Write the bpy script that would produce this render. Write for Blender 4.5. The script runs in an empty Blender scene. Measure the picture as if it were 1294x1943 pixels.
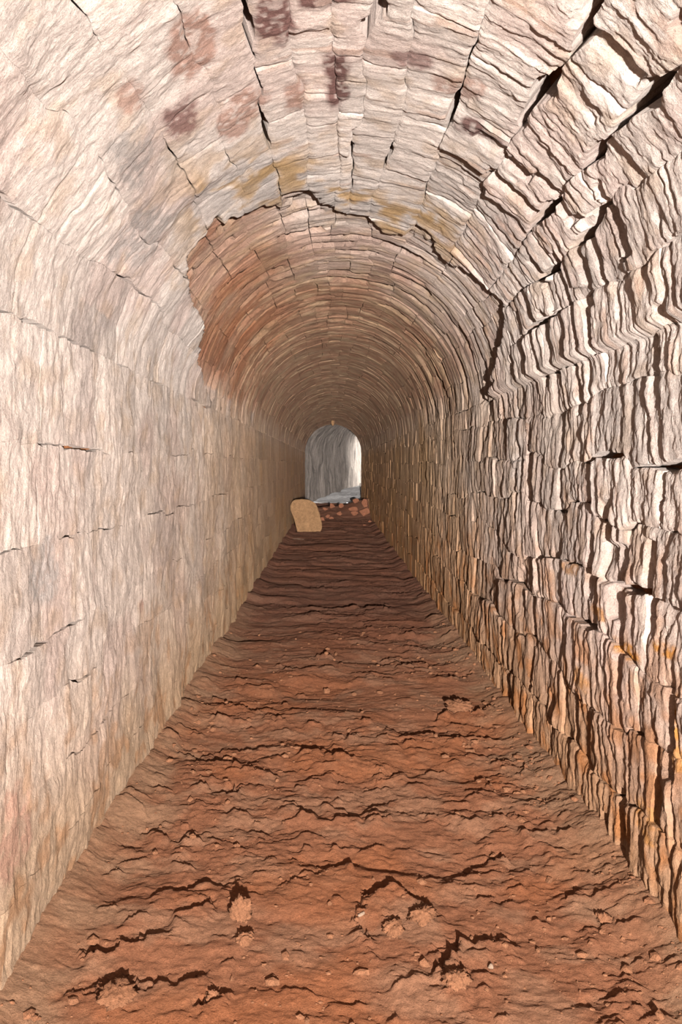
import bpy, math, random
import numpy as np

# ------------------------------------------------------------------ camera, sky, lights, exposure
scene = bpy.context.scene
COL = scene.collection
scene.view_settings.view_transform = 'Standard'
scene.view_settings.look = 'None'
scene.view_settings.exposure = 0.0
scene.view_settings.gamma = 1.0
scene.view_settings.use_curve_mapping = False

cam_d = bpy.data.cameras.new('camera')
cam_d.lens = 28.0
cam_d.sensor_width = 36.0
cam_d.shift_x = 0.0098
cam_d.shift_y = -0.0461
cam_d.clip_start = 0.05
cam_d.clip_end = 200
cam = bpy.data.objects.new('camera', cam_d)
cam.location = (0.0, 0.0, 1.5)
cam.rotation_euler = (math.radians(90), 0, 0)
COL.objects.link(cam)
scene.camera = cam

world = bpy.data.worlds.new('sky')
scene.world = world
world.use_nodes = True
bg = world.node_tree.nodes['Background']
bg.inputs['Color'].default_value = (0.95, 0.975, 1.0, 1)
bg.inputs['Strength'].default_value = 5.0

# the low lamp that the picture was lit with, standing a little way behind the camera
lamp_d = bpy.data.lights.new('photo_lamp', 'POINT')
lamp_d.energy = 100000.0
lamp_d.shadow_soft_size = 0.035
lamp_d.color = (1.0, 0.96, 0.93)
lamp_d.use_nodes = True
lnt = lamp_d.node_tree
lem = [n for n in lnt.nodes if n.type == 'EMISSION'][0]
lfo = lnt.nodes.new('ShaderNodeLightFalloff')
lfo.inputs['Strength'].default_value = 0.001
lmx = lnt.nodes.new('ShaderNodeMath'); lmx.operation = 'MULTIPLY'; lmx.inputs[1].default_value = 4.0
lad = lnt.nodes.new('ShaderNodeMath'); lad.operation = 'MULTIPLY_ADD'; lad.inputs[1].default_value = 0.42
lnt.links.new(lfo.outputs['Linear'], lmx.inputs[0])
lnt.links.new(lfo.outputs['Constant'], lad.inputs[0])
lnt.links.new(lmx.outputs[0], lad.inputs[2])
lnt.links.new(lad.outputs[0], lem.inputs['Strength'])
lamp = bpy.data.objects.new('photo_lamp', lamp_d)
lamp.location = (0.34, -1.2, 1.36)
COL.objects.link(lamp)

# sun that falls in through the far exit only
sun_d = bpy.data.lights.new('sun', 'SUN')
sun_d.energy = 60.0
sun_d.angle = 0.22
sun_d.color = (1.0, 0.96, 0.9)
sun = bpy.data.objects.new('sun', sun_d)
from mathutils import Vector
sun.rotation_euler = Vector((-0.92, -0.36, -0.17)).to_track_quat('-Z', 'Y').to_euler()
COL.objects.link(sun)

# ------------------------------------------------------------------ numpy noise
K1, K2, K3, K4 = (np.uint32(v) for v in (374761393, 668265263, 1274126177, 2654435761))
def hsh(ix, iy, seed=0):
    h = np.asarray(ix).astype(np.int32).view(np.uint32) * K1
    h = h + np.asarray(iy).astype(np.int32).view(np.uint32) * K2 + np.uint32((int(seed) * 2246822519) & 0xFFFFFFFF)
    h ^= h >> np.uint32(13); h *= K3; h ^= h >> np.uint32(15); h *= K4; h ^= h >> np.uint32(14)
    return (h & np.uint32(0xFFFFFF)).astype(np.float32) * np.float32(1 / 16777215.0)
def steep(t, k):
    t = np.clip((t - 0.5) * k + 0.5, 0, 1)
    return t * t * (3 - 2 * t)
def vn(x, y, seed=0, k=1.0):
    """value noise 0..1"""
    x = np.asarray(x, np.float32); y = np.asarray(y, np.float32)
    ix = np.floor(x); iy = np.floor(y)
    fx = steep(x - ix, k); fy = steep(y - iy, k)
    a = hsh(ix, iy, seed); b = hsh(ix + 1, iy, seed); c = hsh(ix, iy + 1, seed); d = hsh(ix + 1, iy + 1, seed)
    return (a * (1 - fx) + b * fx) * (1 - fy) + (c * (1 - fx) + d * fx) * fy
def fbm(x, y, seed=0, n=4, g=0.5):
    s = 0; a = 1; t = 0
    for i in range(n):
        s = s + a * vn(x, y, seed + i * 17); t += a; a *= g
        x = x * 2.03 + 3.1; y = y * 2.03 + 7.7
    return s / t
def layers(u, y, cy, cu, seed, k=3.0):
    """broken rock layers: bands across y, each band stepping up and down along u"""
    u = np.asarray(u, np.float32); q = (y / cy).astype(np.float32); i0 = np.floor(q); f = steep(q - i0, k)
    out = 0
    for d, w in ((0, 1 - f), (1, f)):
        i = i0 + d
        p = u / cu + hsh(i, 0 * i, seed + 5) * 31.7
        j = np.floor(p); t = steep(p - j, k)
        out = out + w * (hsh(i, j, seed) * (1 - t) + hsh(i, j + 1, seed) * t)
    return out
def sst(a, b, x):
    t = np.clip((x - a) / (b - a), 0, 1); return t * t * (3 - 2 * t)
def mix(a, b, t):
    t = np.asarray(t)[..., None]
    return a * (1 - t) + np.asarray(b, float) * t

# ------------------------------------------------------------------ tunnel section
XC, HW, SP = 0.075, 1.005, 1.94           # centre line, half width, springing height
ARC = math.pi * HW
U1, U2, U3 = SP, SP + ARC, 2 * SP + ARC   # left wall 0..U1, vault U1..U2, right wall U2..U3
Y0, Y1 = -5.0, 28.6                       # mouth behind the camera, far end
def surf(u, y, h):
    """point on the lining at arc length u, distance y, proud by h"""
    a = np.clip((u - U1) / HW, 0, math.pi)
    onl = u < U1; onr = u > U2
    nx = np.where(onl, 1.0, np.where(onr, -1.0, np.cos(a)))
    nz = np.where(onl | onr, 0.0, -np.sin(a))
    bx = np.where(onl, XC - HW, np.where(onr, XC + HW, XC - HW * np.cos(a)))
    bz = np.where(onl, u, np.where(onr, U3 - u, SP + HW * np.sin(a)))
    return np.stack([bx + nx * h, y + 0 * u, bz + nz * h], -1)

# edge of the dusty front part of the vault: distance of the edge for each u
EU = [1.9, 2.19, 2.55, 2.80, 3.06, 3.33, 3.66, 3.97, 4.37, 4.68, 4.88, 5.1]
EY = [6.6, 5.40, 4.02, 3.85, 3.80, 4.25, 4.45, 4.50, 4.60, 4.52, 4.75, 5.2]
def edge_y(u, y):
    return np.interp(u, EU, EY) + 0.55 * (fbm(u * 4.5, y * 2.5, 71, 3) - 0.5) + 0.30 * (vn(u * 5.5, y * 0.3, 72, 5.0) - 0.5)

def ey0(u):
    return np.interp(u, EU, EY)
STAINS = []   # u, y, half width u, half length y, colour, strength
def zone(u, y):
    """smooth = 1 on the plastered left side, rough = 1 on the broken right side, front = 1 before the vault edge"""
    wob = 0.25 * (fbm(u * 2.2, y * 2.2, 44, 3) - 0.5)
    vault = sst(1.92, 1.98, u) * (1 - sst(5.06, 5.12, u))
    front = 1 - sst(-0.035, 0.035, y - edge_y(u, y))
    smooth = (1 - sst(3.0, 3.35, u + wob))
    smooth = np.where(u < U1, 1.0, smooth * front)
    rough = sst(3.75, 4.25, u + wob) * (1 - 0.85 * sst(3.6, 7.5, y))
    rough = np.where((u > U1) & (u < U2), rough * (0.25 + 0.75 * front), rough)
    return vault, front, smooth, rough

def height(u, y, off=0.0):
    vault, front, smooth, rough = zone(u, y)
    wy = y + 0.06 * (vn(u * 1.6, y * 1.6, 1) - 0.5) + 0.014 * (fbm(u * 7, y * 7, 2, 2) - 0.5)
    # strata lean a little from stone to stone
    wy = wy + off * 2.0 * front
    long = vault * (1 - front)
    L1 = layers(u, wy, 0.125, 0.34, 11, 3.4); L2 = layers(u, wy, 0.052, 0.22, 12, 2.6); L3 = layers(u, wy, 0.021, 0.13, 13, 1.6)
    mod = sst(0.30, 0.70, fbm(u * 2.0, y * 2.0, 31, 2))
    amp = (0.004 + 0.006 * mod) * (1 - np.where(u < U1, 0.5, 0.78) * smooth) + 0.003 * rough
    h = amp * (1.1 * (L2 - 0.5) + 0.9 * (L3 - 0.5) + 0.6 * (L1 - 0.5))
    # plates broken out here and there leave deep narrow recesses
    P = layers(u + 0.05 * (fbm(u * 9, y * 9, 34, 3) - 0.5), wy, 0.085, 0.30, 14, 5.0)
    th = 0.10 + 0.06 * (u < U2)
    rec = 1 - sst(th, th + 0.10, P)
    h = h - rec * (0.004 + 0.030 * rough + 0.012 * long + 0.034 * long * (1 - sst(5.5, 9, y))) * (1 - 0.9 * smooth) * (0.4 + 0.6 * mod)
    # long arcs in the undisturbed vault
    if np.any(long > 0.01):
        h = h + long * (0.009 * (layers(u, wy, 0.16, 0.9, 15, 4.0) - 0.5) + 0.009 * (layers(u, wy, 0.07, 0.5, 16, 3.0) - 0.5))
    g = fbm(u * 13, y * 20, 21, 5, 0.68) - 0.5
    h = h + g * (0.014 + 0.012 * rough)
    h = h + (fbm(u * 2.5, y * 2.5, 23, 3) - 0.5) * (0.020 + 0.03 * smooth) + smooth * 0.034 * (fbm(u * 5, y * 5, 24, 4, 0.6) - 0.5)
    # front part of the vault stands proud of the rest
    h = h + vault * front * sst(1.97, 2.5, u) * (0.075 - 0.024 * sst(2.9, 3.3, u) + 0.006 * sst(4.0, 4.4, u))
    h = h * (1 - 0.6 * sst(7, 13, y))
    return h

# ------------------------------------------------------------------ stone colours (what the stone itself looks like)
CREAM = np.array([0.80, 0.68, 0.60]); PINK = np.array([0.70, 0.53, 0.46]); TAN = np.array([0.57, 0.385, 0.235])
BROWN = np.array([0.42, 0.18, 0.072]); MAUVE = np.array([0.20, 0.105, 0.09]); OCHRE = np.array([0.52, 0.31, 0.11])
GREY = np.array([0.40, 0.36, 0.33]); MUD = np.array([0.50, 0.20, 0.07]); ORANGE = np.array([0.62, 0.27, 0.06]); RUST = np.array([0.34, 0.12, 0.05])
def colour(u, y, h, tint=0.5):
    vault, front, smooth, rough = zone(u, y)
    wy = y + 0.06 * (vn(u * 1.6, y * 1.6, 1) - 0.5) + 0.014 * (fbm(u * 7, y * 7, 2, 2) - 0.5)
    ub = u + 0.35 * (fbm(u * 3, y * 2, 66, 3) - 0.5)
    vault = sst(1.70, 2.30, ub) * (1 - sst(4.75, 5.35, ub))   # tones run over the springing line
    n1 = fbm(u * 3, y * 3, 61, 4); n2 = fbm(u * 9, y * 9, 62, 3); n3 = fbm(u * 1.3 + 5, y * 1.3, 63, 3)
    st = 0.6 * layers(u, wy, 0.052, 0.22, 12, 2.0) + 0.4 * layers(u, wy, 0.021, 0.13, 13, 1.5)
    c = np.broadcast_to(CREAM, u.shape + (3,)).copy()
    c = mix(c, PINK, sst(0.45, 0.65, n1) * 0.6)
    c = mix(c, TAN, sst(0.52, 0.75, n2) * 0.35)
    c = mix(c, BROWN, sst(0.70, 0.88, st) * (0.35 * (1 - smooth)))
    # deeper in, less dust and more iron-brown stone
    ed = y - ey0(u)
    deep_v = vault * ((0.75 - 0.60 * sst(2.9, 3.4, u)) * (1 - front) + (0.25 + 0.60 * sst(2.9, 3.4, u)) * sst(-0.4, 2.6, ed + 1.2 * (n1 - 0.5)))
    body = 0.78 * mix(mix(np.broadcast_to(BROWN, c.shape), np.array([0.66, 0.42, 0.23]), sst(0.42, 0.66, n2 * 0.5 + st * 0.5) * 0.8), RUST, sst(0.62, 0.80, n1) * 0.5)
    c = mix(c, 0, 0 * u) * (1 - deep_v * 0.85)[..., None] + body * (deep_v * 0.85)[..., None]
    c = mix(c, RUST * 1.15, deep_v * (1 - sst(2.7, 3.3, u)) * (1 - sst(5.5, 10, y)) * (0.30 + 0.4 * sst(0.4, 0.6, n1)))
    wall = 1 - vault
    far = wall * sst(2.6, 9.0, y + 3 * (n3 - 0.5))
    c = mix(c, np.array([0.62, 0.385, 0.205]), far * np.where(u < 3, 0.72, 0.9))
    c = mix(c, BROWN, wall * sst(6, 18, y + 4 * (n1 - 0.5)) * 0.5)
    # ochre and grey seepage ring just before the edge
    ey = edge_y(u, y)
    ring = vault * np.exp(-((y - ey + 0.30) / 0.34) ** 2) * (1 - sst(4.0, 4.4, u)) * sst(2.5, 2.9, u)
    c = mix(c, OCHRE, ring * sst(0.42, 0.62, n2) * 0.8)
    c = mix(c, GREY, ring * sst(0.45, 0.65, 1 - n2) * 0.6)
    # grey damp on the left wall
    c = mix(c, GREY * 1.15, np.where(u < 2.1, sst(0.50, 0.72, n3) * sst(0.4, 0.65, n1) * 0.55 * sst(0.8, 1.2, u), 0))
    # soil splash low down
    hz = np.where(u < U1, u, U3 - u)
    low = wall * (1 - sst(0.05, 0.95, hz + 0.5 * (n1 - 0.5)))
    c = mix(c, np.array([0.56, 0.36, 0.20]), low * 0.8)
    c = mix(c, BROWN * 1.1, low * sst(0.52, 0.70, n2) * 0.45)
    right = sst(U2 - 0.3, U2 + 0.2, u)
    lowr = right * (1 - sst(0.1, 1.6, hz + 0.7 * (n1 - 0.5)))
    c = mix(c, MUD, lowr * (0.5 + 0.4 * sst(0.45, 0.7, n2)))
    c = mix(c, np.array([0.60, 0.32, 0.13]), wall * sst(5, 11, y) * sst(0.5, 0.7, n3) * 0.4)
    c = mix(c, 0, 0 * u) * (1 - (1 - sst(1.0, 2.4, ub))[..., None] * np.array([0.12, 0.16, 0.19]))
    for (su, sy, ru, ry, sc, k) in STAINS:
        m = (abs(u - su) < ru * 1.6) & (abs(y - sy) < ry * 1.6)
        if not m.any():
            continue
        q = (np.abs((u[m] - su) / ru) ** 3 + np.abs((y[m] - sy) / ry) ** 3) ** (1 / 3) + 0.9 * (n2[m] - 0.5) + 0.35 * (fbm(u[m] * 30, y[m] * 30, 77, 2) - 0.5)
        c[m] = mix(c[m], sc, (1 - sst(0.70, 1.05, q)) * min(1, k + 0.15) * (1 - 0.6 * sst(0.52, 0.66, fbm(u[m] * 40, y[m] * 40, 78, 2))))
    c = c * (0.86 + 0.28 * tint) * np.array([0.60, 0.60, 0.60])
    return np.clip(c, 0.01, 0.85)

LIVER = np.array([0.36, 0.19, 0.135])
STAINS += [
    (3.245, 2.46, .068, .17, MAUVE * 1.2, .9), (3.467, 2.90, .055, .19, MAUVE, .95), (3.43, 2.35, .09, .07, MAUVE, .85), (2.845, 2.72, .085, .13, MAUVE * 1.3, .75),
    (3.066, 2.93, .12, .14, LIVER * 1.15, .6), (2.71, 2.35, .06, .10, LIVER * 1.3, .5), (2.97, 2.36, .09, .16, LIVER * 1.2, .65), (3.30, 2.97, .05, .13, LIVER * 1.1, .6),
    (3.73, 2.70, .08, .06, MAUVE * 1.3, .6), (4.07, 3.02, .11, .06, MAUVE, .8), (3.92, 2.80, .10, .10, LIVER * 1.2, .45), (2.45, 3.1, .16, .25, GREY * 1.1, .5),
    (2.62, 2.60, .10, .16, GREY, .5), (1.15, 2.6, .12, .14, GREY * 1.2, .5), (0.42, 2.35, .14, .12, LIVER * 1.5, .5), (0.80, 3.9, .035, .05, LIVER, .6),
    (6.21, 2.89, .035, .14, ORANGE, .9), (6.14, 2.60, .03, .10, ORANGE, .8), (5.79, 3.12, .035, .07, ORANGE, .8), (6.34, 2.52, .10, .05, ORANGE, .8), (6.13, 3.2, .03, .10, ORANGE, .6), (6.46, 2.5, .05, .06, ORANGE, .6), (6.0, 3.6, .03, .12, ORANGE, .5),
    (6.45, 3.4, .04, .12, ORANGE, .5), (6.75, 2.7, .06, .12, ORANGE, .5),
]
# ------------------------------------------------------------------ materials
def new_mat(name):
    m = bpy.data.materials.new(name); m.use_nodes = True
    nt = m.node_tree; nt.nodes.clear()
    o = nt.nodes.new('ShaderNodeOutputMaterial'); b = nt.nodes.new('ShaderNodeBsdfPrincipled')
    nt.links.new(b.outputs[0], o.inputs[0])
    b.inputs['Roughness'].default_value = 0.92
    b.inputs['Specular IOR Level'].default_value = 0.15
    b.inputs['Diffuse Roughness'].default_value = 1.0
    return m, nt, b
def noise_node(nt, vec, scale, detail=4, rough=0.6):
    n = nt.nodes.new('ShaderNodeTexNoise'); n.inputs['Scale'].default_value = scale
    n.inputs['Detail'].default_value = detail; n.inputs['Roughness'].default_value = rough
    nt.links.new(vec, n.inputs['Vector']); return n.outputs['Fac']
def scaled_pos(nt, s):
    g = nt.nodes.new('ShaderNodeNewGeometry'); v = nt.nodes.new('ShaderNodeVectorMath'); v.operation = 'MULTIPLY'
    v.inputs[1].default_value = s; nt.links.new(g.outputs['Position'], v.inputs[0]); return v.outputs[0]
def rng_node(nt, val, a, b, c, d):
    r = nt.nodes.new('ShaderNodeMapRange'); nt.links.new(val, r.inputs[0])
    for i, x in enumerate((a, b, c, d)): r.inputs[i + 1].default_value = x
    return r.outputs[0]
def mul_col(nt, col, fac):
    m = nt.nodes.new('ShaderNodeMix'); m.data_type = 'RGBA'; m.blend_type = 'MULTIPLY'; m.inputs['Factor'].default_value = 1
    nt.links.new(col, m.inputs[6]); nt.links.new(fac, m.inputs[7]); return m.outputs[2]
def bump(nt, val, dist, strength, prev=None):
    b = nt.nodes.new('ShaderNodeBump'); b.inputs['Distance'].default_value = dist; b.inputs['Strength'].default_value = strength
    nt.links.new(val, b.inputs['Height'])
    if prev is not None: nt.links.new(prev, b.inputs['Normal'])
    return b.outputs[0]
def mat_rock(name, strata=(10, 75, 10), sdist=0.006, gdist=0.003, gscale=130, attr=True, base=(.5, .4, .3), lo=0.80, hi=1.12):
    m, nt, b = new_mat(name)
    p1 = scaled_pos(nt, strata); p2 = scaled_pos(nt, (1, 1, 1))
    s = noise_node(nt, p1, 1.0, 5, 0.65); g = noise_node(nt, p2, gscale, 4, 0.7); w = noise_node(nt, p2, 18, 5, 0.6)
    if attr:
        a = nt.nodes.new('ShaderNodeAttribute'); a.attribute_name = 'col'; c = a.outputs['Color']
    else:
        r = nt.nodes.new('ShaderNodeRGB'); r.outputs[0].default_value = (*base, 1); c = r.outputs[0]
    c = mul_col(nt, c, rng_node(nt, s, 0.3, 0.7, lo, hi)); c = mul_col(nt, c, rng_node(nt, g, 0.3, 0.7, 0.88, 1.10)); c = mul_col(nt, c, rng_node(nt, w, 0.3, 0.7, 0.9, 1.08))
    nt.links.new(c, b.inputs['Base Color'])
    s2 = noise_node(nt, p1, 3.1, 4, 0.7); w2 = noise_node(nt, p2, 48, 5, 0.7)
    c = mul_col(nt, c, rng_node(nt, w2, 0.3, 0.7, 0.84, 1.12)); nt.links.new(c, b.inputs['Base Color'])
    n = bump(nt, s, sdist * 1.6, 1.0); n = bump(nt, s2, sdist * 0.8, 1.0, n); n = bump(nt, w2, 0.010, 0.9, n); n = bump(nt, g, gdist * 1.6, 1.0, n)
    nt.links.new(n, b.inputs['Normal'])
    return m
M_ROCK = mat_rock('layered_sandstone')
M_SMOOTH = mat_rock('plastered_stone', (26, 50, 13), 0.004, 0.0035, 120, lo=0.74, hi=1.10)
M_MORTAR = mat_rock('earth_mortar', (20, 20, 20), 0.006, 0.004, 90, attr=False, base=(0.30, 0.12, 0.05))
M_SOIL = mat_rock('red_soil', (40, 60, 40), 0.005, 0.004, 160, lo=0.86, hi=1.10)
M_RUBBLE = mat_rock('red_rubble_stone', (14, 14, 14), 0.008, 0.004, 60, attr=False, base=(0.25, 0.10, 0.055))
M_SLAB = mat_rock('buff_limestone', (9, 9, 9), 0.012, 0.004, 45, attr=False, base=(0.30, 0.168, 0.082))
M_CLOD = mat_rock('dry_clod_soil', (30, 30, 30), 0.006, 0.004, 120, attr=False, base=(0.26, 0.115, 0.058))
M_PALE = mat_rock('pale_chip', (20, 20, 20), 0.004, 0.003, 90, attr=False, base=(0.26, 0.18, 0.125))
M_GREY = mat_rock('grey_gallery_stone', (5, 9, 0.9), 0.05, 0.01, 30, attr=False, base=(0.22, 0.185, 0.16), lo=0.3, hi=1.35)
M_GFLOOR = mat_rock('grey_gallery_ground', (5, 5, 5), 0.05, 0.01, 30, attr=False, base=(0.48, 0.46, 0.45), lo=0.7, hi=1.1)

# ------------------------------------------------------------------ mesh helpers
def mesh_obj(name, verts, faces, mat, parent=None, col=None, origin=None, smooth=True):
    verts = np.asarray(verts, np.float32).reshape(-1, 3); faces = np.asarray(faces, np.int32)
    me = bpy.data.meshes.new(name)
    o0 = np.zeros(3, np.float32) if origin is None else np.asarray(origin, np.float32)
    nv, (nf, k) = len(verts), faces.shape
    me.vertices.add(nv); me.vertices.foreach_set('co', (verts - o0).ravel())
    me.loops.add(nf * k); me.loops.foreach_set('vertex_index', faces.ravel())
    me.polygons.add(nf); me.polygons.foreach_set('loop_start', np.arange(0, nf * k, k, dtype=np.int32))
    me.polygons.foreach_set('use_smooth', np.full(nf, smooth))
    me.update(calc_edges=True)
    if col is not None:
        at = me.attributes.new('col', 'FLOAT_COLOR', 'POINT')
        c4 = np.ones((nv, 4), np.float32); c4[:, :3] = col.reshape(-1, 3); at.data.foreach_set('color', c4.ravel())
    me.materials.append(mat)
    ob = bpy.data.objects.new(name, me); COL.objects.link(ob); ob.location = [float(v) for v in o0]
    if parent is not None: ob.parent = parent
    return ob
def grid_faces(nu, ny, flip=False):
    i = np.arange(nu - 1)[:, None] * ny + np.arange(ny - 1)[None, :]
    f = np.stack([i, i + 1, i + ny + 1, i + ny], -1).reshape(-1, 4)
    return f[:, ::-1] if flip else f
def tag(o, label=None, cat=None, group=None, kind=None):
    if label: o['label'] = label
    if cat: o['category'] = cat
    if group: o['group'] = group
    if kind: o['kind'] = kind
    return o

# ------------------------------------------------------------------ stones of the lining
RNG = np.random.RandomState(7)
def wavy(k, seed, amp):
    """height of course line k along y"""
    def f(y):
        return amp * ((fbm(y * 0.9, y * 0 + k * 3.7, seed, 2) - 0.5) * 2 + 0.6 * (vn(y * 2.6, y * 0 + k * 1.9, seed + 3, 4.0) - 0.5) * 2)
    return f
OPEN = [  # open joints: course line, from y, to y, width
    (1.94, 2.0, 3.1, .013), (1.94, 3.45, 3.75, .013), (1.94, 4.0, 4.45, .013), (1.94, 5.3, 6.3, .016), (2.25, 2.0, 2.33, .013), (2.25, 3.25, 3.95, .014), (1.58, 2.5, 3.2, .012),
    (1.58, 3.6, 3.75, .013), (1.24, 4.1, 5.4, .013), (0.94, 2.3, 2.95, .013), (1.24, 2.75, 2.95, .012), (1.24, 6.2, 7.2, .015), (0.70, 2.9, 3.1, .012), (0.46, 3.2, 3.35, .012),
    (3.57, 2.1, 2.62, .050), (3.165, 2.1, 2.58, .026), (3.165, 3.0, 3.36, .028), (3.71, 3.42, 3.74, .030), (3.57, 3.42, 3.68, .030), (3.93, 2.85, 3.12, .035), (4.18, 1.9, 2.32, .060), (4.18, 2.40, 2.86, .075),
    (4.50, 2.0, 2.40, .070), (4.50, 2.45, 2.72, .05), (4.50, 3.0, 3.36, .065), (4.65, 2.7, 3.12, .065), (4.65, 3.30, 3.68, .06), (4.86, 3.6, 4.1, .05), (U2 + 0.41, 2.9, 3.35, .035), (U2 + 0.41, 2.4, 2.8, .03),
    (U2 + 0.90, 2.7, 3.1, .03), (U2 + 1.15, 3.2, 3.5, .03), (U2 + 0.66, 3.5, 3.9, .025),
]
def open_gap(ub, y, seed, base):
    g = base * (0.25 + 2.6 * sst(0.62, 0.78, vn(y * 3.1, y * 0 + ub * 7.7, seed, 1.5)))
    for (v, a, b, w) in OPEN:
        t = min(0.10, 3.0 * w)
        if abs(v - ub) < 0.01: g = g + w * sst(a - 0.03, a + t, y) * (1 - sst(b - t, b + 0.03, y)) * (0.35 + 0.9 * vn(y * 14, y * 0, 17))
    return g
def build_course_stones(bounds, seed, amp, mean_len, gap, offsd, depth, rings=None):
    """list of stones: dict(u0 fn, u1 fn, y0, y1, slant)"""
    out = []
    rs = np.random.RandomState(seed)
    for k in range(len(bounds) - 1):
        lo, hi = bounds[k], bounds[k + 1]
        f0 = wavy(k, seed, amp if k > 0 else 0.0); f1 = wavy(k + 1, seed, amp if k < len(bounds) - 2 else 0.0)
        y = Y0 - rs.uniform(0, 0.2); sp = 0.0
        while y < Y1:
            ln = mean_len * rs.choice([rs.uniform(0.35, 0.8), rs.uniform(0.8, 1.2), rs.uniform(1.2, 1.9)])
            y1 = min(y + ln, Y1)
            if rings is not None and y1 > rings[0]:
                y1 = min(rings[np.searchsorted(rings, y + 0.13)] + rs.uniform(-0.035, 0.035), Y1)
            if Y1 - y1 < 0.12: y1 = Y1
            sn = rs.uniform(-1, 1) * 0.014
            out.append(dict(k=k, lo=lo, hi=hi, f0=f0, f1=f1, y0=y, y1=y1, s0=sp, s1=sn,
                            off=rs.normal(0, offsd), tilt=rs.normal(0, offsd * 1.2, 2), tint=rs.uniform(0, 1), gap=gap * rs.uniform(0.6, 1.8), depth=depth, ug=gap))
            y = y1; sp = sn
    return out
def stone_grid(s, far=False):
    yc = max(0.5 * (s['y0'] + s['y1']), 0)
    if yc < 1.0: dy, du = 0.06, 0.06
    elif yc < 1.7: dy, du = 0.012, 0.018
    else: dy, du = 0.0021 * yc, 0.0034 * yc
    L, W = s['y1'] - s['y0'], s['hi'] - s['lo']
    if far: ny, nu = (7, 5) if yc < 15 else (4, 4)
    else: ny, nu = max(6, int(L / dy)), max(5, int(W / du))
    ty = np.linspace(0, 1, ny); tu = np.linspace(0, 1, nu)
    T, S = np.meshgrid(tu, ty, indexing='ij')
    g = s['gap'] if yc < 7 else 0.0
    y = s['y0'] + g / 2 + S * (L - g)
    off = s['off']
    ulo = s['lo'] + s['f0'](y) + open_gap(s['lo'], y, 55, s['ug']) / 2; uhi = s['hi'] + s['f1'](y) - open_gap(s['hi'], y, 55, s['ug']) / 2
    u = ulo + T * (uhi - ulo)
    y = y + (s['s0'] * (1 - S) + s['s1'] * S) * (T - 0.5) * 2
    # ragged outlines
    jy = s.get('rag', 1.0) * 0.030 * (fbm(u * 16, y * 16, 301, 3) - 0.5); ju = s.get('rag', 1.0) * 0.022 * (fbm(u * 16, y * 16, 302, 3) - 0.5)
    y = y + jy; u = u + ju
    h = height(u, y, off)
    off = off * (1 - 0.6 * float(sst(7, 13, yc)))
    h = h + off + s['tilt'][0] * (S - 0.5) + s['tilt'][1] * (T - 0.5)
    # rounded, chipped arrises
    de = np.minimum(np.minimum(S, 1 - S) * L, np.minimum(T, 1 - T) * W)
    rad = 0.010 + 0.030 * fbm(u * 8, y * 8, 303, 2) ** 2
    h = h - s.get('round', 1.0) * 0.016 * (1 - sst(0, 1, de / rad))
    return u, y, h
def stone_arrays(s, far=False):
    u, y, h = stone_grid(s, far)
    nu, ny = u.shape
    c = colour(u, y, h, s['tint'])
    # sides of the stone, from its outline back into the wall (own vertices, so the arris stays crisp)
    idx = np.arange(nu * ny).reshape(nu, ny)
    per = np.concatenate([idx[0, :-1], idx[:-1, -1], idx[-1, :0:-1], idx[:0:-1, 0]])
    uf, yf, hf, cf = u.ravel()[per], y.ravel()[per], h.ravel()[per], c.reshape(-1, 3)[per]
    P = np.concatenate([surf(u, y, h).reshape(-1, 3), surf(uf, yf, hf), surf(uf, yf, np.full_like(hf, -s['depth']))])
    n, m = nu * ny, len(per)
    i = np.arange(m); j = (i + 1) % m
    F = np.concatenate([grid_faces(nu, ny), np.stack([n + j, n + i, n + m + i, n + m + j], -1)])
    return P, F, np.concatenate([c.reshape(-1, 3), cf, cf])
def add_lining(parent, stones, mat, near_y, cap=298):
    near = [s for s in stones if s['y1'] > 1.5 and s['y0'] < near_y]
    near.sort(key=lambda s: s['y0']); near = near[:cap]
    ids = set(id(s) for s in near)
    for s in near:
        v, f, c = stone_arrays(s)
        mesh_obj('stone', v, f, mat, parent, c, origin=v.mean(0))
    for nm, sel in (('distant_stones', lambda s: s['y0'] >= 3), ('stones_by_the_mouth', lambda s: s['y0'] < 3)):
        V, F, C, n = [], [], [], 0
        for s in stones:
            if id(s) in ids or not sel(s): continue
            v, f, c = stone_arrays(s, far=s['y0'] >= 3)
            V.append(v); F.append(f + n); C.append(c); n += len(v)
        if V:
            o = mesh_obj(nm, np.concatenate(V), np.concatenate(F), mat, parent, np.concatenate(C)); o['kind'] = 'stuff'
def backing(name, ua, ub, depth, label, cat):
    us = np.linspace(ua, ub, max(8, int((ub - ua) / 0.06))); ys = np.linspace(Y0, Y1, 500)
    u, y = np.meshgrid(us, ys, indexing='ij')
    h = -depth + 0.02 * (fbm(u * 8, y * 8, 401, 3) - 0.5)
    o = mesh_obj(name, surf(u, y, h), grid_faces(*u.shape), M_MORTAR)
    return tag(o, label, cat, kind='structure')

wall_left = backing('wall_left', -0.15, U1 + 0.06, 0.05, 'smooth pale stone side wall with few open joints, left of the dirt floor', 'wall')
wall_right = backing('wall_right', U2 - 0.06, U3 + 0.15, 0.085, 'rough layered stone side wall with orange mud in its joints, right of the floor', 'wall')
ceiling = backing('ceiling', U1 - 0.06, U2 + 0.06, 0.16, 'rounded barrel vault of wedge-shaped layered stones overhead', 'vault')

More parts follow.
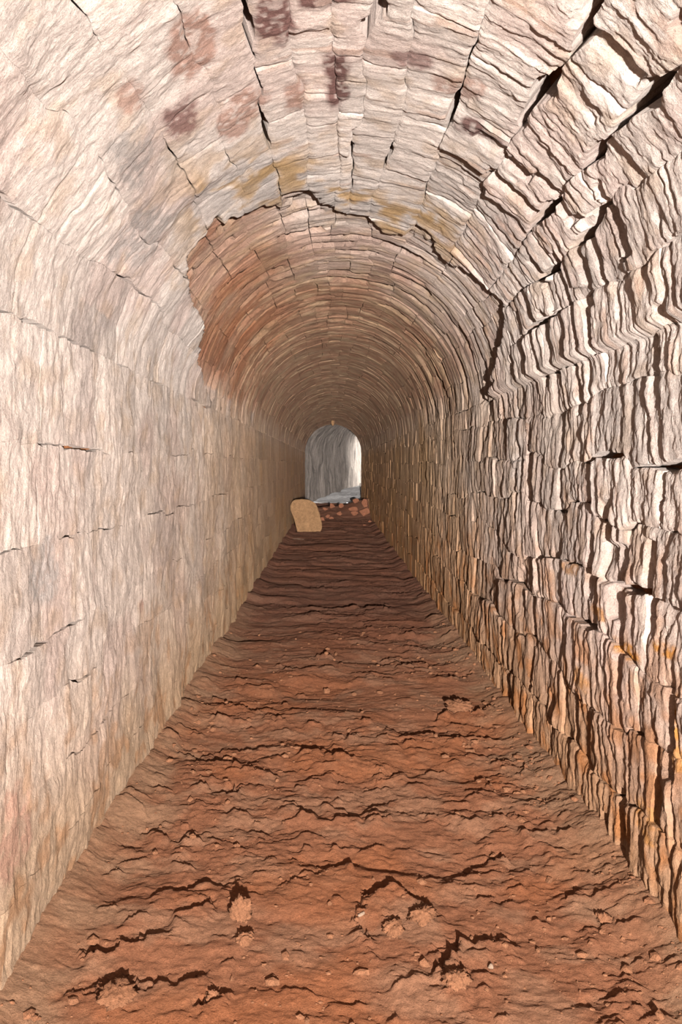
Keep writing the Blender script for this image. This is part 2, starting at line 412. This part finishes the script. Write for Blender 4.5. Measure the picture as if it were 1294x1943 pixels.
LB = [-0.10, 0.22, 0.46, 0.70, 0.94, 1.24, 1.58, 1.94]
RB = [U2, U2 + 0.17, U2 + 0.41, U2 + 0.66, U2 + 0.90, U2 + 1.15, U2 + 1.41, U2 + 1.67, U3 + 0.10]
VB = [U1, 2.25, 2.50, 2.74, 2.96, 3.165, 3.31, 3.43, 3.57, 3.71, 3.93, 4.18, 4.50, 4.65, 4.86, U2]
RINGS = 4.6 + np.cumsum(np.random.RandomState(5).uniform(0.22, 0.52, 90)); ROFF = np.random.RandomState(6).normal(0, 0.0035, 91)
sl = build_course_stones(LB, 101, 0.035, 0.50, 0.0020, 0.0007, 0.06)
for s in sl: s['round'] = 0.03; s['gap'] = 0.0003
sr = build_course_stones(RB, 202, 0.055, 0.40, 0.005, 0.008, 0.10)
for s in sr:
    s['round'] = 0.42 if s['y0'] < 5 else 0.15
    if s['y0'] > 6: s['off'] *= 0.5; s['tilt'] = s['tilt'] * 0.5; s['gap'] *= 0.4
sv = build_course_stones(VB, 303, 0.045, 0.42, 0.0025, 0.005, 0.18, RINGS)
for s in sv:
    s['round'] = 0.5 if s['y0'] < 4.2 else 0.12
    if s['y0'] > 4.3:
        s['gap'] *= 0.6; s['tilt'] = s['tilt'] * 0.7; s['off'] = s['off'] * 0.4 + ROFF[np.searchsorted(RINGS, 0.5 * (s['y0'] + s['y1']))]
    if s['k'] < 5 and s['y0'] < 4.2: s['round'] = 0.3; s['gap'] *= 0.5; s['off'] = 0.0; s['tilt'] = s['tilt'] * 0.0; s['gap'] = 0.0
    if s['k'] >= 10 and s['y0'] < 4.5: s['off'] *= 2.0; s['tilt'] = s['tilt'] * 2; s['gap'] *= 1.6
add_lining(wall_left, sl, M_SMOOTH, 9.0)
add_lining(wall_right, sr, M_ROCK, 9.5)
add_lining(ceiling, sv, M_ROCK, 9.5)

# ------------------------------------------------------------------ floor
FCR = [  # cracks and dents in the trodden soil: polyline (x, y), width, depth
    ([(-0.76, 2.27), (-0.55, 2.30), (-0.36, 2.33)], .018, .020), ([(-0.75, 2.45), (-0.62, 2.50), (-0.5, 2.56)], .012, .018), ([(-0.62, 2.78), (-0.45, 2.84), (-0.36, 2.80)], .014, .022),
    ([(-0.52, 2.66), (-0.40, 2.68)], .014, .022), ([(0.10, 2.62), (0.12, 2.74), (0.22, 2.80), (0.32, 2.70)], .024, .035), ([(0.12, 2.50), (0.10, 2.62)], .022, .03),
    ([(0.34, 2.40), (0.44, 2.50), (0.58, 2.50)], .022, .035), ([(0.30, 2.33), (0.36, 2.42)], .018, .03), ([(0.04, 3.5), (0.05, 3.75)], .014, .022), ([(-0.02, 2.95), (0.10, 3.0)], .02, .02),
    ([(-0.20, 2.80), (-0.02, 2.95)], .014, .014), ([(0.50, 2.98), (0.66, 3.05)], .025, .025), ([(-0.64, 3.7), (-0.50, 3.62), (-0.40, 3.68)], .018, .02), ([(0.62, 4.7), (0.72, 4.85)], .03, .03),
    ([(0.8, 4.8), (1.0, 4.85)], .025, .03), ([(-0.75, 5.0), (-0.5, 4.95)], .025, .025), ([(0.80, 2.72), (0.88, 2.78)], .014, .02), ([(-0.35, 2.20), (-0.28, 2.27)], .014, .03),
]
def flakes(n=620, seed=77):
    """short lifted flakes of trodden soil: centre, half length, drop, lean, curl"""
    rs = np.random.RandomState(seed); out = []
    while len(out) < n:
        y = 1.9 * math.exp(rs.uniform(0, 1.9)); x = XC + HW * rs.uniform(-0.95, 0.95)
        if float(fbm(np.array([x * 1.6]), np.array([y * 1.6]), 505, 3)[0]) < 0.50 and rs.rand() < 0.75: continue
        sz = min((y / 3) ** 0.5, 1.15)
        out.append((x, y, rs.uniform(0.018, 0.07) * sz, rs.uniform(0.005, 0.017) * sz, rs.normal(0.15 * np.sign(x - XC), 0.3), rs.normal(0, 2.5)))
    return out
FLAKES = flakes()
def soil_height(x, y):
    wx = x + 0.10 * (fbm(x * 3, y * 3, 501, 3) - 0.5); wy = y + 0.10 * (fbm(x * 3, y * 3, 502, 3) - 0.5)
    h = 0.05 * (fbm(x * 1.7, y * 1.1, 503, 3) - 0.5)
    # flaky plates: terraces of a stretched noise
    patch = sst(0.38, 0.62, fbm(x * 1.6, y * 1.6, 505, 3))
    for sc, nq, am, sd in ((2.6, 11, 0.013, 504), (6.0, 7, 0.012, 506), (13.0, 5, 0.007, 509)):
        q = fbm(wx * sc * 0.8, wy * sc * 1.35, sd, 4, 0.55) * nq
        i = np.floor(q); h = h + am * (0.35 + 0.65 * patch) * ((i + steep(q - i, 4.0)) / nq - 0.5) * 2.2
    h = h + 0.012 * (fbm(x * 22, y * 30, 507, 4, 0.65) - 0.5)
    # low steps across, stronger further in
    st = vn(wx * 1.6, wy * 3.2 + 0.6 * wx, 508, 3.5)
    h = h + (0.02 + 0.012 * sst(4, 9, y)) * (st - 0.5) + 0.03 * sst(4, 8, y) * (layers(wx, wy + 0.2 * np.abs(wx), 0.22, 0.6, 521, 2.0) - 0.5)
    # soil banked against both walls
    e = np.abs(x - XC) / HW
    h = h + 0.05 * sst(0.82, 1.05, e)
    d = np.zeros_like(x)
    for pts, w, dep in FCR:
        lo = np.min(pts, 0) - 0.15; hi = np.max(pts, 0) + 0.15
        m = (x > lo[0]) & (x < hi[0]) & (y > lo[1]) & (y < hi[1])
        if not m.any(): continue
        xx = x[m] + 0.09 * (fbm(x[m] * 22, y[m] * 22, 601, 4, 0.7) - 0.5); yy = y[m] + 0.12 * (fbm(x[m] * 22, y[m] * 22, 602, 4, 0.7) - 0.5)
        best = np.full(xx.shape, 9.0)
        for (a0, b0), (a1, b1) in zip(pts[:-1], pts[1:]):
            vx, vy = a1 - a0, b1 - b0
            t = np.clip(((xx - a0) * vx + (yy - b0) * vy) / (vx * vx + vy * vy + 1e-9), 0, 1)
            best = np.minimum(best, np.hypot(xx - a0 - t * vx, yy - b0 - t * vy))
        # low scarp: the near side is a lifted flake, dropping off sharply on its far side
        px = np.array([p[0] for p in pts]); py = np.array([p[1] for p in pts]); o = np.argsort(px)
        sd = yy - np.interp(xx, px[o], py[o])
        endt = sst(0, 0.06, xx - px.min() + 0.03) * sst(0, 0.06, px.max() + 0.03 - xx)
        k = dep * (0.4 + 1.0 * vn(xx * 11, yy * 4, 603))
        prof = endt * k * (np.exp(np.minimum(sd, 0) / 0.10) * (1 - sst(-0.004, 0.010, sd)) - 0.5 * (1 - sst(0, 0.07, np.abs(sd - 0.03))))
        d[m] += prof
    jx = 0.022 * (fbm(x * 24, y * 24, 611, 3, 0.65) - 0.5); jy = 0.03 * (fbm(x * 24, y * 24, 612, 3, 0.65) - 0.5)
    for (fx, fy, hl, dr, ln, cu) in FLAKES:
        m = (np.abs(x - fx) < hl + 0.05) & (np.abs(y - fy) < 0.16 + hl)
        if not m.any(): continue
        ax = x[m] + jx[m] - fx; sd = y[m] + jy[m] - fy - ln * ax - cu * ax * ax
        d[m] += dr * (1 - sst(0.55, 1.0, np.abs(ax) / hl)) * np.exp(np.minimum(sd, 0) / (0.03 + 0.7 * hl)) * (1 - sst(-0.003, 0.009, sd))
    h = h * 1.25 + d
    # mound of rubble and earth that closes the straight part
    h = h + np.exp(-((y - 23.4) / 1.1) ** 2) * (0.20 + 0.22 * sst(0.1, 1.0, x)) + 0.08 * sst(22, 25, y)
    return h
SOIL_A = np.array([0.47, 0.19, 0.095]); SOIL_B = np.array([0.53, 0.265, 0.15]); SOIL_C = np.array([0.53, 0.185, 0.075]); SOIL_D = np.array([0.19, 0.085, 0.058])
def soil_colour(x, y):
    n1 = fbm(x * 2, y * 2, 511, 4); n2 = fbm(x * 7, y * 9, 512, 3)
    c = mix(np.broadcast_to(SOIL_A, x.shape + (3,)), SOIL_B, sst(0.42, 0.66, n2) * 0.7)
    c = mix(c, SOIL_C, sst(0.48, 0.66, n1) * 0.7)
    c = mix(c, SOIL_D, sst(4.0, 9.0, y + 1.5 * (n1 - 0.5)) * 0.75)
    e = np.abs(x - XC) / HW
    c = mix(c, np.array([0.55, 0.33, 0.19]), sst(0.70, 1.0, e + 0.3 * (n2 - 0.5)) * 0.5 * (1 - sst(6, 10, y)))
    return c * 0.46
ys = [Y0]
while ys[-1] < 29.4:
    y = ys[-1]; ys.append(y + (0.03 if y < 1.9 else max(0.0024 * y, 0.006)))
ys = np.array(ys)
nsec = 300
xs = np.linspace(XC - HW - 0.14, XC + HW + 0.14, nsec)
X, Y = np.meshgrid(xs, ys, indexing='ij')
H = soil_height(X, Y)
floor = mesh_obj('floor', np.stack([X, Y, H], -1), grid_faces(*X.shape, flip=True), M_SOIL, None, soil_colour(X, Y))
tag(floor, 'uneven trodden red-brown earth floor running down the tunnel', 'floor', kind='structure')
def ground(x, y):
    return float(soil_height(np.array([x], float), np.array([y], float))[0])

# ------------------------------------------------------------------ gallery beyond the bend
def gallery_path(n=67):
    p = np.array([0.05, 28.5]); hd = math.radians(24); pts = [p.copy()]; hs = [hd]; step = 0.15; L = 0
    for i in range(n):
        L += step
        if L > 7.0 and hd < math.radians(78): hd += step / 3.0
        p = p + step * np.array([math.sin(hd), math.cos(hd)]); pts.append(p.copy()); hs.append(hd)
    return np.array(pts), np.array(hs)
GP, GH = gallery_path()
GW, GS = 1.30, 1.75
GL = np.arange(len(GP)) * 0.15
GZ = 0.12 + 0.115 * np.clip(GL - 1.0, 0, None)
def gal(u, i, h):
    """u: 0..GS left wall, then arc, then right wall down"""
    arc = math.pi * GW; a = np.clip((u - GS) / GW, 0, math.pi)
    lat = np.where(u < GS, -GW, np.where(u > GS + arc, GW, -GW * np.cos(a))); z = np.where(u < GS, u, np.where(u > GS + arc, 2 * GS + arc - u, GS + GW * np.sin(a)))
    nl = np.where(u < GS, 1.0, np.where(u > GS + arc, -1.0, np.cos(a))); nz = np.where((u < GS) | (u > GS + arc), 0.0, -np.sin(a))
    lat = lat + nl * h; z = z + nz * h + GZ[i]
    px = GP[i, 0] + lat * np.cos(GH[i]); py = GP[i, 1] - lat * np.sin(GH[i])
    return np.stack([px, py, z], -1)
def gal_part(name, ua, ub, label, cat, mat=M_GREY):
    us = np.linspace(ua, ub, max(10, int((ub - ua) / 0.05))); ii = np.arange(len(GP))
    u, i = np.meshgrid(us, ii, indexing='ij'); L = GL[i]
    h = 0.12 * (layers(u, L, 0.30, 0.8, 701, 3) - 0.5) + 0.09 * (fbm(u * 3, L * 3, 702, 4) - 0.5)
    o = mesh_obj(name, gal(u, i, h), grid_faces(*u.shape), mat)
    return tag(o, label, cat, kind='structure')
GA = math.pi * GW
gal_part('wall_back', -0.6, GS + 0.05, 'grey rough wall of the daylit gallery beyond the bend', 'wall')
gal_part('wall_far', GS + GA - 0.05, 2 * GS + GA + 0.6, 'inner wall of the bend, hidden behind the corner', 'wall')
gal_part('ceiling_back', GS - 0.03, GS + GA + 0.03, 'grey vault of the daylit gallery beyond the bend', 'vault')
lat = np.linspace(-GW - 0.1, GW + 0.1, 50); ii = np.arange(4, len(GP))
LT, I = np.meshgrid(lat, ii, indexing='ij')
gh = GZ[I] + 0.16 * (fbm(LT * 1.4, GL[I] * 2.6, 711, 4) - 0.5)
gx = GP[I, 0] + LT * np.cos(GH[I]); gy = GP[I, 1] - LT * np.sin(GH[I])
tag(mesh_obj('floor_back', np.stack([gx, gy, gh], -1), grid_faces(*LT.shape, flip=True), M_GFLOOR), 'pale rising ground of the gallery beyond the bend, lit by daylight', 'floor', kind='structure')
# masonry face around the far end of the straight tunnel, closing it against the gallery
aa = np.linspace(0, U3, 60); ra = np.array([-0.12, -1.6])
u, r = np.meshgrid(aa, ra, indexing='ij')
P = surf(u, u * 0 + Y1 + 0.02, r)
tag(mesh_obj('wall_end', P, grid_faces(*u.shape), M_GREY), 'masonry face round the far mouth of the straight tunnel', 'wall', kind='structure')

# ------------------------------------------------------------------ loose things
def lump(name, loc, size, seed, mat, squash=1.0, rough=0.22, rot=0.0, sub=3, cut=6, sink=0.12, zbase=None, fr=1.0):
    """angular stone: an icosphere flattened by random planes, then roughened"""
    import bmesh
    bm = bmesh.new(); bmesh.ops.create_icosphere(bm, subdivisions=sub, radius=1.0)
    v = np.array([q.co[:] for q in bm.verts]); f = np.array([[q.index for q in p.verts] for p in bm.faces]); bm.free()
    rs = np.random.RandomState(seed)
    for _ in range(cut):
        n = rs.normal(size=3); n /= np.linalg.norm(n); d = rs.uniform(0.45, 0.80)
        k = v @ n - d; v = v - np.where(k > 0, k, 0)[:, None] * n * 0.92
    q = v * 2.3 + seed
    rgh = (fbm(q[:, 0] * fr + q[:, 2], q[:, 1] * fr - q[:, 2] * 0.7 * fr, seed, 4, 0.7) - 0.5)
    v = v * (1 + rough * rgh)[:, None]
    v = v / np.abs(v).max(0) * np.array(size) / 2
    c, s = math.cos(rot), math.sin(rot)
    v = np.stack([v[:, 0] * c - v[:, 1] * s, v[:, 0] * s + v[:, 1] * c, v[:, 2]], -1)
    z = (ground(loc[0], loc[1]) if zbase is None else zbase) + size[2] * (0.5 - sink)
    v = v + np.array([loc[0], loc[1], z])
    return mesh_obj(name, v, f, mat, None, None, origin=(loc[0], loc[1], z - size[2] / 2))

# big upright slab leaning at the left wall
def slab():
    pts = np.array([(-.86, .02), (-.90, .30), (-.905, .52), (-.90, .66), (-.84, .72), (-.66, .745), (-.48, .725), (-.36, .65), (-.28, .52), (-.235, .34), (-.20, .18), (-.205, .05), (-.26, -.02), (-.52, -.04), (-.76, -.03)])
    pts = pts[:, :]; pts[0, 0] = -.76; pts[1, 0] = -.83
    n = 72
    # resample closed outline
    P = np.vstack([pts, pts[:1]]); d = np.r_[0, np.cumsum(np.hypot(*np.diff(P, axis=0).T))]
    t = np.linspace(0, d[-1], n, endpoint=False); o = np.stack([np.interp(t, d, P[:, 0]), np.interp(t, d, P[:, 1])], -1)
    for _ in range(2): o = 0.25 * np.roll(o, 1, 0) + 0.5 * o + 0.25 * np.roll(o, -1, 0)
    ctr = o.mean(0)
    prof = [(0.02, -0.115), (0.3, -0.122), (0.6, -0.118), (0.82, -0.105), (0.93, -0.085), (0.985, -0.045), (1.0, 0.0), (0.985, 0.05), (0.93, 0.09), (0.8, 0.11), (0.4, 0.12), (0.02, 0.12)]
    V = []
    for s, yy in prof:
        q = ctr + (o - ctr) * s
        V.append(np.stack([q[:, 0], 17.75 + yy + 0.10 * q[:, 1], q[:, 1]], -1))
    V = np.array(V)
    nz = fbm(V[..., 0] * 6, V[..., 2] * 6 + V[..., 1] * 3, 801, 4) - 0.5
    V[..., 1] += 0.06 * nz; V[..., 0] += 0.03 * (fbm(V[..., 2] * 9, V[..., 1] * 9, 802, 3) - 0.5); V[..., 2] += 0.03 * (fbm(V[..., 0] * 9, V[..., 1] * 9, 803, 3) - 0.5)
    m, n = V.shape[:2]
    i = np.arange(m - 1)[:, None] * n + np.arange(n)[None, :]; j = np.arange(m - 1)[:, None] * n + (np.arange(n)[None, :] + 1) % n
    f = np.stack([i, j, j + n, i + n], -1).reshape(-1, 4)
    V[..., 2] += ground(-.5, 17.75)
    return mesh_obj('stone_slab', V, f, M_SLAB, origin=(-.53, 17.75, ground(-.5, 17.75)))
tag(slab(), 'big pale buff upright stone slab with rounded shoulders leaning at the smooth wall', 'stone')

RUB = [  # x, y, (w, d, h), label
    (0.915, 22.0, (.33, .30, .24), 'largest red block of the rubble, against the rough wall'),
    (0.64, 22.1, (.24, .22, .15), 'red stone lying flat just in front of the tilted slab in the rubble'),
    (0.60, 22.55, (.28, .22, .16), 'tilted reddish slab in the rubble between two red blocks'),
    (0.74, 23.2, (.22, .20, .15), 'reddish stone on top of the rubble mound'),
    (0.97, 22.75, (.20, .22, .26), 'upright red stone behind the largest rubble block'),
    (0.24, 22.3, (.17, .16, .14), 'round red stone alone in the middle of the rubble'),
    (0.02, 23.2, (.21, .20, .19), 'pointed orange stone on the crest of the rubble mound'),
    (0.30, 23.3, (.15, .15, .15), 'small red stone beside the pointed one on the mound crest'),
    (-0.17, 23.0, (.20, .18, .10), 'flat orange stone on the mound crest next to the big slab'),
    (-0.09, 21.9, (.14, .13, .10), 'small dark red stone midway between slab and round stone'),
    (0.01, 21.7, (.15, .13, .09), 'low reddish stone in front of the small dark red one'),
    (-0.22, 21.0, (.19, .15, .11), 'pale orange stone at the foot of the big upright slab'),
    (1.00, 20.5, (.10, .10, .07), 'little reddish stone at the rough wall in front of the rubble'),
    (0.83, 19.6, (.08, .08, .06), 'smallest red stone on the dark soil in front of the rubble'),
]
for i, (x, y, sz, lb) in enumerate(RUB):
    tag(lump('rubble_stone', (x, y), sz, 900 + i, M_RUBBLE, rot=i * 1.3, cut=14, rough=.12), lb, 'stone', 'rubble stones before the bend')
CL = [
    (-0.300, 2.63, (.085, .07, .125), 'crumbly pale earth clod standing alone with a long shadow behind it'),
    (-0.270, 2.50, (.075, .06, .05), 'low earth clod just in front of the standing crumbly one'),
    (0.784, 4.88, (.24, .18, .10), 'broad pale earth clod near the rough wall with dark hollow behind'),
    (0.631, 3.09, (.035, .035, .035), 'small cube-shaped clod beside a dark dent in the floor'),
    (0.30, 2.62, (.12, .10, .05), 'earth clod in the middle of the round dent near the viewer'),
    (0.20, 2.55, (.10, .08, .045), 'flat clod at the rim of the round dent'),
    (0.90, 2.62, (.07, .06, .05), 'orange clod on the gritty soil by the foot of the rough wall'),
    (0.36, 2.28, (.10, .08, .055), 'lumpy clod at the near edge of the scraped hollow'),
    (-0.33, 2.24, (.06, .07, .06), 'rounded clod at the end of the long floor crack'),
    (-0.60, 2.24, (.16, .12, .04), 'wide flat soil plate below the long floor crack'),
    (-0.03, 5.36, (.05, .05, .05), 'little pale clod on the dark soil halfway in'),
]
for i, (x, y, sz, lb) in enumerate(CL):
    tag(lump('earth_clod', (x, y), sz, 950 + i, M_CLOD, rot=i * .9, cut=3, rough=1.5, sink=.3, sub=4, fr=2.2), lb, 'clod', 'clods of earth on the floor')
tag(lump('stone_chip', (-0.66, 16.2), (.26, .10, .03), 991, M_PALE, rot=-.3, cut=6, rough=.2), 'thin pale stone chip on the soil in front of the big slab', 'stone')
tag(lump('stone_chip', (0.10, 2.62), (.03, .012, .012), 992, M_PALE, rot=.7, cut=6, rough=.2), 'tiny whitish chip at the rim of the round dent', 'stone')
tag(lump('stone_chip', (0.475, 2.37), (.018, .018, .018), 993, M_PALE, rot=.7, cut=5, rough=.2), 'tiny orange pebble beside the scraped hollow', 'stone')
tag(lump('hanging_stone', (0.06, 26.0), (.10, .16, .26), 994, M_SLAB, cut=5, zbase=2.77, sink=.0), 'small bright buff stone poking down from the crown of the far vault', 'stone')

# fine crumbs of soil lying on the floor, too many to count
def crumbs(n=2600, seed=41):
    rs = np.random.RandomState(seed)
    t = (1 + 5 ** .5) / 2
    bv = np.array([(-1, t, 0), (1, t, 0), (-1, -t, 0), (1, -t, 0), (0, -1, t), (0, 1, t), (0, -1, -t), (0, 1, -t), (t, 0, -1), (t, 0, 1), (-t, 0, -1), (-t, 0, 1)]) / 1.9
    bf = np.array([(0, 11, 5), (0, 5, 1), (0, 1, 7), (0, 7, 10), (0, 10, 11), (1, 5, 9), (5, 11, 4), (11, 10, 2), (10, 7, 6), (7, 1, 8), (3, 9, 4), (3, 4, 2), (3, 2, 6), (3, 6, 8), (3, 8, 9), (4, 9, 5), (2, 4, 11), (6, 2, 10), (8, 6, 7), (9, 8, 1)])
    y = 1.7 * np.exp(rs.uniform(0, 1.45, n)); x = XC + HW * np.clip(np.where(rs.rand(n) < .35, 1 - np.abs(rs.normal(0, .22, n)), rs.uniform(-.97, .97, n)), -.97, .97)
    keep = fbm(x * 2.2, y * 2.2, 43, 3) > 0.40 + 0.2 * rs.rand(n) - 0.1
    x, y = x[keep], y[keep]; n = len(x)
    r = 0.0022 * np.exp(rs.gamma(1.3, .55, n)); r = np.clip(r, 0, .016)
    z = soil_height(x, y) + r * .35
    V = bv[None] * r[:, None, None] * rs.uniform(.6, 1.35, (n, 12, 1)) * np.stack([rs.uniform(.8, 1.5, n), rs.uniform(.7, 1.2, n), rs.uniform(.5, .9, n)], -1)[:, None, :]
    V = V + np.stack([x, y, z], -1)[:, None, :]
    F = bf[None] + 12 * np.arange(n)[:, None, None]
    o = mesh_obj('soil_crumbs', V, F.reshape(-1, 3), M_CLOD, floor, smooth=False)
    return tag(o, kind='stuff')
crumbs()
